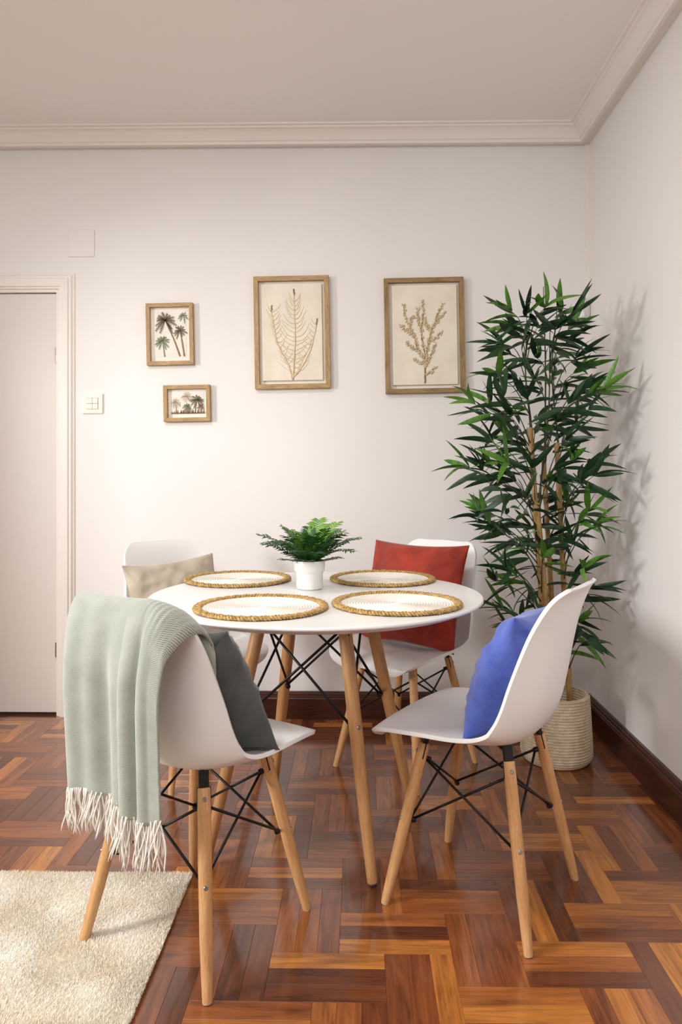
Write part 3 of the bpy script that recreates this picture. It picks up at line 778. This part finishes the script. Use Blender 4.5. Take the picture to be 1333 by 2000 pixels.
# ------------------------------------------------------------------ cushions
def cushion(name, w_, h_, th, seed, mat, label, M, pinch=0.07, wr=1.0, bend=0.0, seam=None):
    n = 44; V = []; F = []; idx = {}; off = Vector((seed * 7.3, seed * 3.1, 0))
    for side in (1, -1):
        for i in range(n + 1):
            for j in range(n + 1):
                u = -1 + 2 * i / n; v = -1 + 2 * j / n
                u = math.sin(u * math.pi / 2) * .5 + u * .5; v = math.sin(v * math.pi / 2) * .5 + v * .5
                edge = i in (0, n) or j in (0, n)
                if side == -1 and edge: idx[(side, i, j)] = idx[(1, i, j)]; continue
                x = u * (1 - pinch * (1 - v * v) ** 1.0 * abs(u) ** 2) * w_ / 2; y = v * (1 - pinch * (1 - u * u) * abs(v) ** 2) * h_ / 2
                t = (max(0, 1 - abs(u) ** 2.4) * max(0, 1 - abs(v) ** 2.4)) ** 0.62
                z = side * th / 2 * t
                p = Vector((u * 2.1, v * 2.1, side * .7)) + off
                fade = min(1, (1 - max(abs(u), abs(v))) * 5)
                ridg = 1 - abs(noise.noise(Vector((u * 1.6 + v * 1.1, (v - u * .5) * 3.2, side)) + off)) * 2
                z += side * fade * wr * (0.014 * noise.noise(p) + 0.011 * (ridg - .5) + 0.006 * noise.noise(p * 3.1))
                # gathers running in from the corners
                cr = min(abs(abs(u) - 1) + abs(abs(v) - 1), 1.0)
                z += side * fade * 0.006 * wr * math.sin(math.atan2(1.02 - abs(v), 1.02 - abs(u)) * 13 + seed) * max(0, 1 - cr * 1.3)
                if edge: z += 0.004 * noise.noise(p * 2)
                z += bend * (u * u - .4)
                idx[(side, i, j)] = len(V); V.append((x, y, z))
    for side in (1, -1):
        for i in range(n):
            for j in range(n):
                q = (idx[(side, i, j)], idx[(side, i + 1, j)], idx[(side, i + 1, j + 1)], idx[(side, i, j + 1)])
                F.append(q if side == 1 else q[::-1])
    o = link(name, pyd(name, V, F), mat); o.matrix_world = M; tag(o, label, 'cushion', 'cushions on the chairs')
    return o
def cush_m(i, pos, tilt, roll, yaw=0):
    """pos in chair space; tilt leans the cushion's top backwards; roll turns it in its own plane"""
    return chair_m(i) @ Matrix.Translation(pos) @ Matrix.Rotation(R(yaw), 4, 'Z') @ Matrix.Rotation(R(180), 4, 'Z') @ Matrix.Rotation(R(90 - tilt), 4, 'X') @ Matrix.Rotation(R(roll), 4, 'Z')
cushion('cushion', 0.36, 0.35, 0.165, 1, 'cushion_blue', 'blue linen cushion leaning on the right hand chair', cush_m(0, (0.02, -0.082, 0.606), 22, 2), bend=.012, wr=.8)
cushion('cushion', 0.36, 0.34, 0.19, 2, 'cushion_grey', 'charcoal grey cushion leaning on the chair with the throw', cush_m(1, (0.035, -0.055, 0.606), 26, -6), bend=.012)
cushion('cushion', 0.455, 0.41, 0.15, 3, 'cushion_red', 'rust red velvet cushion leaning on the chair beside the bamboo', cush_m(2, (0.004, -0.05, 0.655), 16, 0.5), bend=.005, wr=1.0)
cushion('cushion', 0.40, 0.38, 0.12, 4, 'cushion_beige', 'beige cushion leaning on the chair behind the table by the door', cush_m(3, (0.02, -0.085, 0.604), 18, 3), bend=.01, wr=.55)

# ------------------------------------------------------------------ throw over the near chair's backrest
def shell_top(r):           # chair-space point on the top rim for lateral offset r (right positive)
    rim = SH[-1]; xs = rim[:, 0]
    if r > xs.max() or r < xs.min():
        side = SH[:, -1] if r > 0 else SH[:, 0]
        k = len(side) - 1
        while k > 0 and abs(side[k][0]) < abs(r): k -= 1
        return Vector(side[k])
    j = int(np.argmin(abs(xs - r))); return Vector(rim[j])
def back_depth(r, z):      # outermost y of the shell at this height
    C = SH[:, SH.shape[1] // 2]; k = np.argmin(abs(C[30:, 2] - z)) + 30; return C[k][1]
NA, NB = 120, 70
th_root = empty('throw_blanket'); th_root.matrix_world = chair_m(1); tag(th_root, 'sage green twill throw with white fringe hung over the near chair backrest', 'blanket')
def lerp(a, b, t): return a + (b - a) * t
def blanket_grid():
    G = np.zeros((NB, NA, 3))
    S1, S2 = 0.56, 0.64                           # between these the cloth doubles back under the top layer
    for a in range(NA):
        s = a / (NA - 1)
        def rr(l, m, r):
            if s < S1: return lerp(l, m + .018, s / S1)
            if s < S2: return lerp(m + .018, m, (s - S1) / (S2 - S1))
            return lerp(m, r, (s - S2) / (1 - S2))
        lay = 0.0 if s < S1 else min(1, (s - S1) / (S2 - S1)) * 0.014
        s2 = max(0, (s - S2) / (1 - S2)); s1 = min(1, s / S1)
        fold = 0.015 * math.sin(s1 * 8.2 + .2) + 0.006 * math.sin(s1 * 19) if s < S1 else -0.004
        if s >= S2: fold = 0.016 * math.sin(math.pi * min(1, s2 * 2.6)) - .012 * math.exp(-((s2 - .45) / .06) ** 2) + .010 * math.sin(math.pi * max(0, (s2 - .45) / .3)) * (s2 < .75) - .02 * max(0, s2 - .75)
        rt = rr(-0.120, 0.078, 0.183); rm = rr(-0.104, 0.074, 0.178); rb = rr(-0.080, 0.086, 0.190)
        top = shell_top(rt)
        hem = 0.447 + 0.006 * math.sin(s * 13) - 0.012 * (s >= S1)
        for b in range(NB):
            q = b / (NB - 1)
            if q < 0.22:                          # inside the chair, short flap
                k = 1 - q / 0.22; zi = top.z - 0.10 * k
                yi = top.y + 0.012 + 0.045 * min(1, k * 2.5) + .012 * k
                G[b, a] = (rt * (1 - .03 * k), yi, zi + 0.019 * (1 - k))
            else:
                k = (q - 0.22) / 0.78; zz = top.z + 0.019 - (top.z + .019 - hem) * k
                k1 = min(1, k / .45); k2 = max(0, (k - .45) / .55); e1 = k1 * k1 * (3 - 2 * k1) * .5 + k1 * .5
                r_ = lerp(rt, rm, e1) if k < .45 else lerp(rm, rb, k2)
                gath = min(1, k * 2.0)
                yo = -0.286 - 0.024 * min(1, k * 3) - 0.008 * k
                if k < .12: yo = lerp(top.y - .004, yo, k / .12)
                G[b, a] = (r_, yo - (fold * gath) - lay, zz)
    for _ in range(4): G[1:-1] = (G[:-2] + 2 * G[1:-1] + G[2:]) / 4
    for _ in range(1): G[:, 1:-1] = (G[:, :-2] + 2 * G[:, 1:-1] + G[:, 2:]) / 4
    return G
G = blanket_grid()
vs_ = G.reshape(-1, 3).tolist(); fs_ = [(i * NA + j, i * NA + j + 1, (i + 1) * NA + j + 1, (i + 1) * NA + j) for i in range(NB - 1) for j in range(NA - 1)]
me = pyd('throw', vs_, fs_); ul = me.uv_layers.new(name='UVMap')
for l in me.loops:
    i, j = divmod(l.vertex_index, NA); ul.data[l.index].uv = (j / NA * 0.55, i / NB * 0.75)
cloth = link('cloth', me, 'throw_twill', th_root); so = cloth.modifiers.new('solid', 'SOLIDIFY'); so.thickness = 0.006; so.offset = 0
rq = random.Random(4); D = []
for k in range(210):
    j = int(rq.random() * (NA - 1)); p = Vector(G[-1, j]); L = rq.uniform(.062, .098) * (1 + .15 * (j / NA)); x = p.x; y = p.y
    dx, dy = rq.gauss(0, .10), rq.uniform(-.10, .08); pts = []
    ph = rq.uniform(0, 6)
    for i in range(8):
        q = i / 7; pts.append((x + dx * L * q + .004 * math.sin(q * 5 + ph), y + dy * L * q + .004 * math.cos(q * 4 + ph), p.z + .006 - L * q))
    D.append(tube_data(pts, [0.0017] * 7 + [.0008], 5))
V, F = join(D); tag(link('fringe', pyd('fringe', V, F), 'fringe_yarn', th_root), kind='stuff')

# ------------------------------------------------------------------ basket and bamboo
BC = Vector((0.777, 2.884, 0)); BH = 0.262
bk = empty('rope_basket', BC); tag(bk, 'cream coiled rope basket on the floor holding the bamboo', 'basket')
outer = []; rows = 24
for i in range(rows):
    z0 = BH * i / rows
    for k in range(5):
        q = k / 4; z = z0 + BH / rows * q; base = 0.137 - 0.014 * (z / BH) ** 1.3
        base -= 0.022 * max(0, 1 - z / 0.04) ** 2
        outer.append((base + 0.0038 * math.sin(math.pi * q), z))
inner = [(r - 0.013, max(z, 0.014)) for r, z in outer[::-1] if z > 0.02]
lathe('basket_wall', [(0.0001, 0)] + outer + inner + [(0.0001, 0.014)], 'rope_cream', bk, 64, ang=75)
bp = empty('bamboo_plant', BC); tag(bp, 'tall artificial bamboo with dense narrow green leaves in the corner', 'plant')
lathe('nursery_pot', [(0.0001, 0.015), (0.078, 0.015), (0.088, 0.15), (0.092, 0.152), (0.092, 0.165), (0.086, 0.165), (0.084, 0.15), (0.0001, 0.148)], 'rubber', bp, 32)
rb_ = random.Random(21)
canes = []
for (px, pt, pb, d, rad) in ((1040, 838, 1400, 2.86, .0125), (1066, 890, 1400, 2.92, .011), (1092, 868, 1400, 2.88, .0115), (1054, 985, 1400, 2.82, .011)):
    top = at_depth(px - 4, pt, d) - BC; base = Vector(((px + 10 - 1066) / 1420 * 2.9 * .8 + .0, (d - 2.87) * .6, 0.15))
    base.x = max(-.06, min(.06, base.x)); pts = []; rr = []; nseg = int((top.z - base.z) / .16)
    for i in range(nseg * 6 + 1):
        q = i / (nseg * 6); p = base.lerp(top, q); pts.append(p); rr.append(rad * (1 - .12 * q) * (1.16 if i % 6 == 0 else 1.0))
    P2 = []; R2 = []
    for p, r_ in zip(pts, rr):
        if r_ > rad * 1.02: P2 += [p - Vector((0, 0, .006)), p, p + Vector((0, 0, .006))]; R2 += [rad * .97, r_, rad * .97]
        else: P2.append(p); R2.append(r_)
    tube('cane', P2, R2, 'bamboo_cane', bp, 12); canes.append((base, top))
# thin stems rising out of the canes
stems_ = []; D = []
for (px, py, d) in ((1040, 600, 2.80), (1062, 560, 2.86), (1090, 590, 2.90), (1075, 640, 2.80)):
    b, tp = canes[len(stems_) % 4]; e_ = at_depth(px, py, d) - BC; mid = (tp + e_) / 2 + Vector((rb_.uniform(-.03, .03), rb_.uniform(-.02, .02), 0))
    P = catmull([tuple(b.lerp(tp, .8)), tuple(tp + Vector((.006, 0, 0))), tuple(mid), tuple(e_)], 16); D.append(tube_data([tuple(p) for p in P], [0.005 - .0035 * i / 15 for i in range(16)], 6))
    stems_.append([Vector(p) for p in P])
# leaf shapes
def leaf_mesh(i, mat):
    r_ = random.Random(i); n = 7; V = []; F = []; L = 1.0; dr = (-.08, .18, .38, .60)[i % 4]; sw = r_.uniform(-.12, .12)
    for k in range(n + 1):
        q = k / n; wd = 0.080 * (math.sin(math.pi * min(1, q * 1.0) ** .8)) ** .7 if 0 < k < n else 0.004
        x = q; z = -dr * q * q; y = sw * q * q
        V += [(x, y - wd, z + wd * .35), (x, y, z), (x, y + wd, z + wd * .35)]
        if k: o_ = 3 * k; F += [(o_ - 3, o_ - 2, o_ + 1, o_), (o_ - 2, o_ - 1, o_ + 2, o_ + 1)]
    me = pyd('leaf', V, F); me.materials.append(MAT[mat]); return me
LM = {m_: [leaf_mesh(i, m_) for i in range(4)] for m_ in ('leaf_dark', 'leaf_light')}
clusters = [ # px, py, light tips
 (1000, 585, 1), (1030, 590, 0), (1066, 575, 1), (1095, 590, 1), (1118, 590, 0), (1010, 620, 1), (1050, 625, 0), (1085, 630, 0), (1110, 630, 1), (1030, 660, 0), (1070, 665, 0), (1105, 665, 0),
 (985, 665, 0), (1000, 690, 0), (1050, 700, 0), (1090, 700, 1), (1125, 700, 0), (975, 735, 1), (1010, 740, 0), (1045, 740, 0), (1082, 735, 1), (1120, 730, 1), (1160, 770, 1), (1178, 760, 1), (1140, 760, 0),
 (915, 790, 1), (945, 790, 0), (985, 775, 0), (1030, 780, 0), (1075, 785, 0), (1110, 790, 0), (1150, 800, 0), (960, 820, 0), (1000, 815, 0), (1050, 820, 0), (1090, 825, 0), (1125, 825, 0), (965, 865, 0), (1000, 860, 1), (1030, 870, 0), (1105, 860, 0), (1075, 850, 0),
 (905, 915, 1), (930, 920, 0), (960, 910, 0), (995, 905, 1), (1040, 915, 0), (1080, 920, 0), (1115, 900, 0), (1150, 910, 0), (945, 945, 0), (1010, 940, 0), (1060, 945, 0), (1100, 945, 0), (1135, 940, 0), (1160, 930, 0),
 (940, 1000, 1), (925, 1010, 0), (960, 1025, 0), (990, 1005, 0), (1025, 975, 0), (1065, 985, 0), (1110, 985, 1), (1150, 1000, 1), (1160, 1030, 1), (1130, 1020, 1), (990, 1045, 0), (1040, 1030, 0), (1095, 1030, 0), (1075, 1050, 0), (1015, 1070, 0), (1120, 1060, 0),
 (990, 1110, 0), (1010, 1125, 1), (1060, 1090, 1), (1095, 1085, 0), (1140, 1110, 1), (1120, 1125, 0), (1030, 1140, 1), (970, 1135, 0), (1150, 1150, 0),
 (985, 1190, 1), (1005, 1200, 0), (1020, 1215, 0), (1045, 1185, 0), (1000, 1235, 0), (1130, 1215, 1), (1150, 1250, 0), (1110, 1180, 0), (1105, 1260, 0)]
leaves = []; twigs = []
for (px, py, lt) in clusters:
    if px < 960: px += 14
    if py < 700: py += 26 * (700 - py) / 125
    off = (px - 1062) / 150.0; d = 2.84 + rb_.uniform(-.20, .16) - .10 * abs(off)
    c = at_depth(px, py, d) - BC
    lim = 0.985 - BC.x - 0.03
    while c.x > lim - .06 and d > 2.4: d -= .03; c = at_depth(px, py, d) - BC
    if c.y > 0.36: c.y = 0.36
    # twig from nearest stem or cane lower down
    if c.z > 1.42:
        st = min(stems_, key=lambda s: min((p - c).length for p in s)); base = min(st, key=lambda p: abs(p.z - (c.z - .12)))
    else:
        bt = min(canes, key=lambda b: abs(b[0].lerp(b[1], .6).x - c.x)); q = (c.z - .17 - bt[0].z) / (bt[1].z - bt[0].z); base = bt[0].lerp(bt[1], max(0.05, min(1, q)))
    mid = base.lerp(c, .5) + Vector((0, 0, .03)); P = catmull([tuple(base), tuple(mid), tuple(c)], 9)
    D.append(tube_data([tuple(p) for p in P], [.0026 - .0015 * i / 8 for i in range(9)], 5))
    hz = Vector((c.x - base.x, c.y - base.y, 0)); 
    if hz.length < .02: hz = Vector((rb_.uniform(-1, 1), rb_.uniform(-1, 1), 0))
    hz.normalize(); az0 = math.atan2(hz.y, hz.x)
    for k in range(rb_.choice((7, 8, 9))):
        if k < 4: az = az0 + rb_.uniform(-.95, .95); el = rb_.uniform(R(5), R(58)); p = c
        else: az = az0 + rb_.uniform(-1.7, 1.7); el = rb_.uniform(R(-25), R(30)); p = Vector(P[rb_.choice((5, 6, 7))])
        L = rb_.uniform(.100, .155) * (1.05 if lt else 1)
        x_ = Vector((math.cos(az) * math.cos(el), math.sin(az) * math.cos(el), math.sin(el))); roll = rb_.uniform(-1.3, 1.3)
        tip = BC + p + x_ * L
        if tip.x > WX - .015 or tip.y > WY - .03:
            az = math.pi - az if tip.x > WX - .015 else -az
            x_ = Vector((math.cos(az) * math.cos(el), math.sin(az) * math.cos(el), math.sin(el)))
        sd = Vector((0, 0, 1)).cross(x_); sd = sd.normalized() if sd.length > .01 else Vector((0, 1, 0)); up = x_.cross(sd)
        y_ = sd * math.cos(roll) + up * math.sin(roll); z_ = x_.cross(y_)
        M = Matrix.Translation(p) @ Matrix((x_, y_, z_)).transposed().to_4x4() @ Matrix.Diagonal((L, L * 1.05, L, 1))
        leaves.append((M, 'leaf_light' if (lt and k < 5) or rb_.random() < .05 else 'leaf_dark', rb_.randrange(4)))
V, F = join(D); link('twigs', pyd('twigs', V, F), 'stem_dark', bp)
leaves.sort(key=lambda l: l[0].translation.y)
for M, m_, v_ in leaves[:300]:
    o = link('leaf', LM[m_][v_], None, bp); o.matrix_local = M
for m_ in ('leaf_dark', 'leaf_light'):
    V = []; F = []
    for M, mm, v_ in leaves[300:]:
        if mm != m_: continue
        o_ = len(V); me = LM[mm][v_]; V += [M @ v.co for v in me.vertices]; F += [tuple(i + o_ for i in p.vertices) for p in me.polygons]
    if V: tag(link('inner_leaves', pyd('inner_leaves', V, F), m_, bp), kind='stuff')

# ------------------------------------------------------------------ rug
rg = empty('rug', ((RUG[0] + RUG[1]) / 2, (RUG[2] + RUG[3]) / 2, 0)); tag(rg, 'cream short pile rug on the parquet under the near chair', 'rug')
hx, hy = (RUG[1] - RUG[0]) / 2, (RUG[3] - RUG[2]) / 2
box('rug_backing', -hx + .004, hx - .004, -hy + .004, hy - .004, 0, 0.010, 'rug_pile', rg, 0.003)
V = []; F = []; rr = random.Random(9)
def tuft(x, y, s=1.0):
    h = (0.0085 + .004 * noise.noise(Vector((x * 9, y * 9, 0))) + rr.uniform(-.002, .003)) * s; a = rr.uniform(0, 6.28); lean = rr.uniform(.001, .006) * s
    ld = noise.noise(Vector((x * 5, y * 5, 3))) * 5; lx, ly = math.cos(ld) * lean, math.sin(ld) * lean; o_ = len(V); w_ = .0023 * s
    for k in range(3): V.append((x + w_ * math.cos(a + 2.1 * k), y + w_ * math.sin(a + 2.1 * k), 0.008))
    V.append((x + lx + rr.uniform(-.002, .002), y + ly + rr.uniform(-.002, .002), .009 + h))
    F.extend([(o_, o_ + 1, o_ + 3), (o_ + 1, o_ + 2, o_ + 3), (o_ + 2, o_, o_ + 3)])
cxr, cyr = rg.location.x, rg.location.y
for _ in range(90000):       # the part near the table, dense
    x = rr.uniform(-1.12, RUG[1] - .001); y = rr.uniform(1.33, RUG[3] - .001); tuft(x - cxr, y - cyr)
for _ in range(16000):       # the rest, under and beside the viewer
    x = rr.uniform(RUG[0], RUG[1]); y = rr.uniform(RUG[2], RUG[3])
    if x > -1.1 and y > 1.35: continue
    tuft(x - cxr, y - cyr, 2.2)
tag(link('rug_tufts', pyd('rug_tufts', V, F, False), 'rug_pile', rg), kind='stuff')
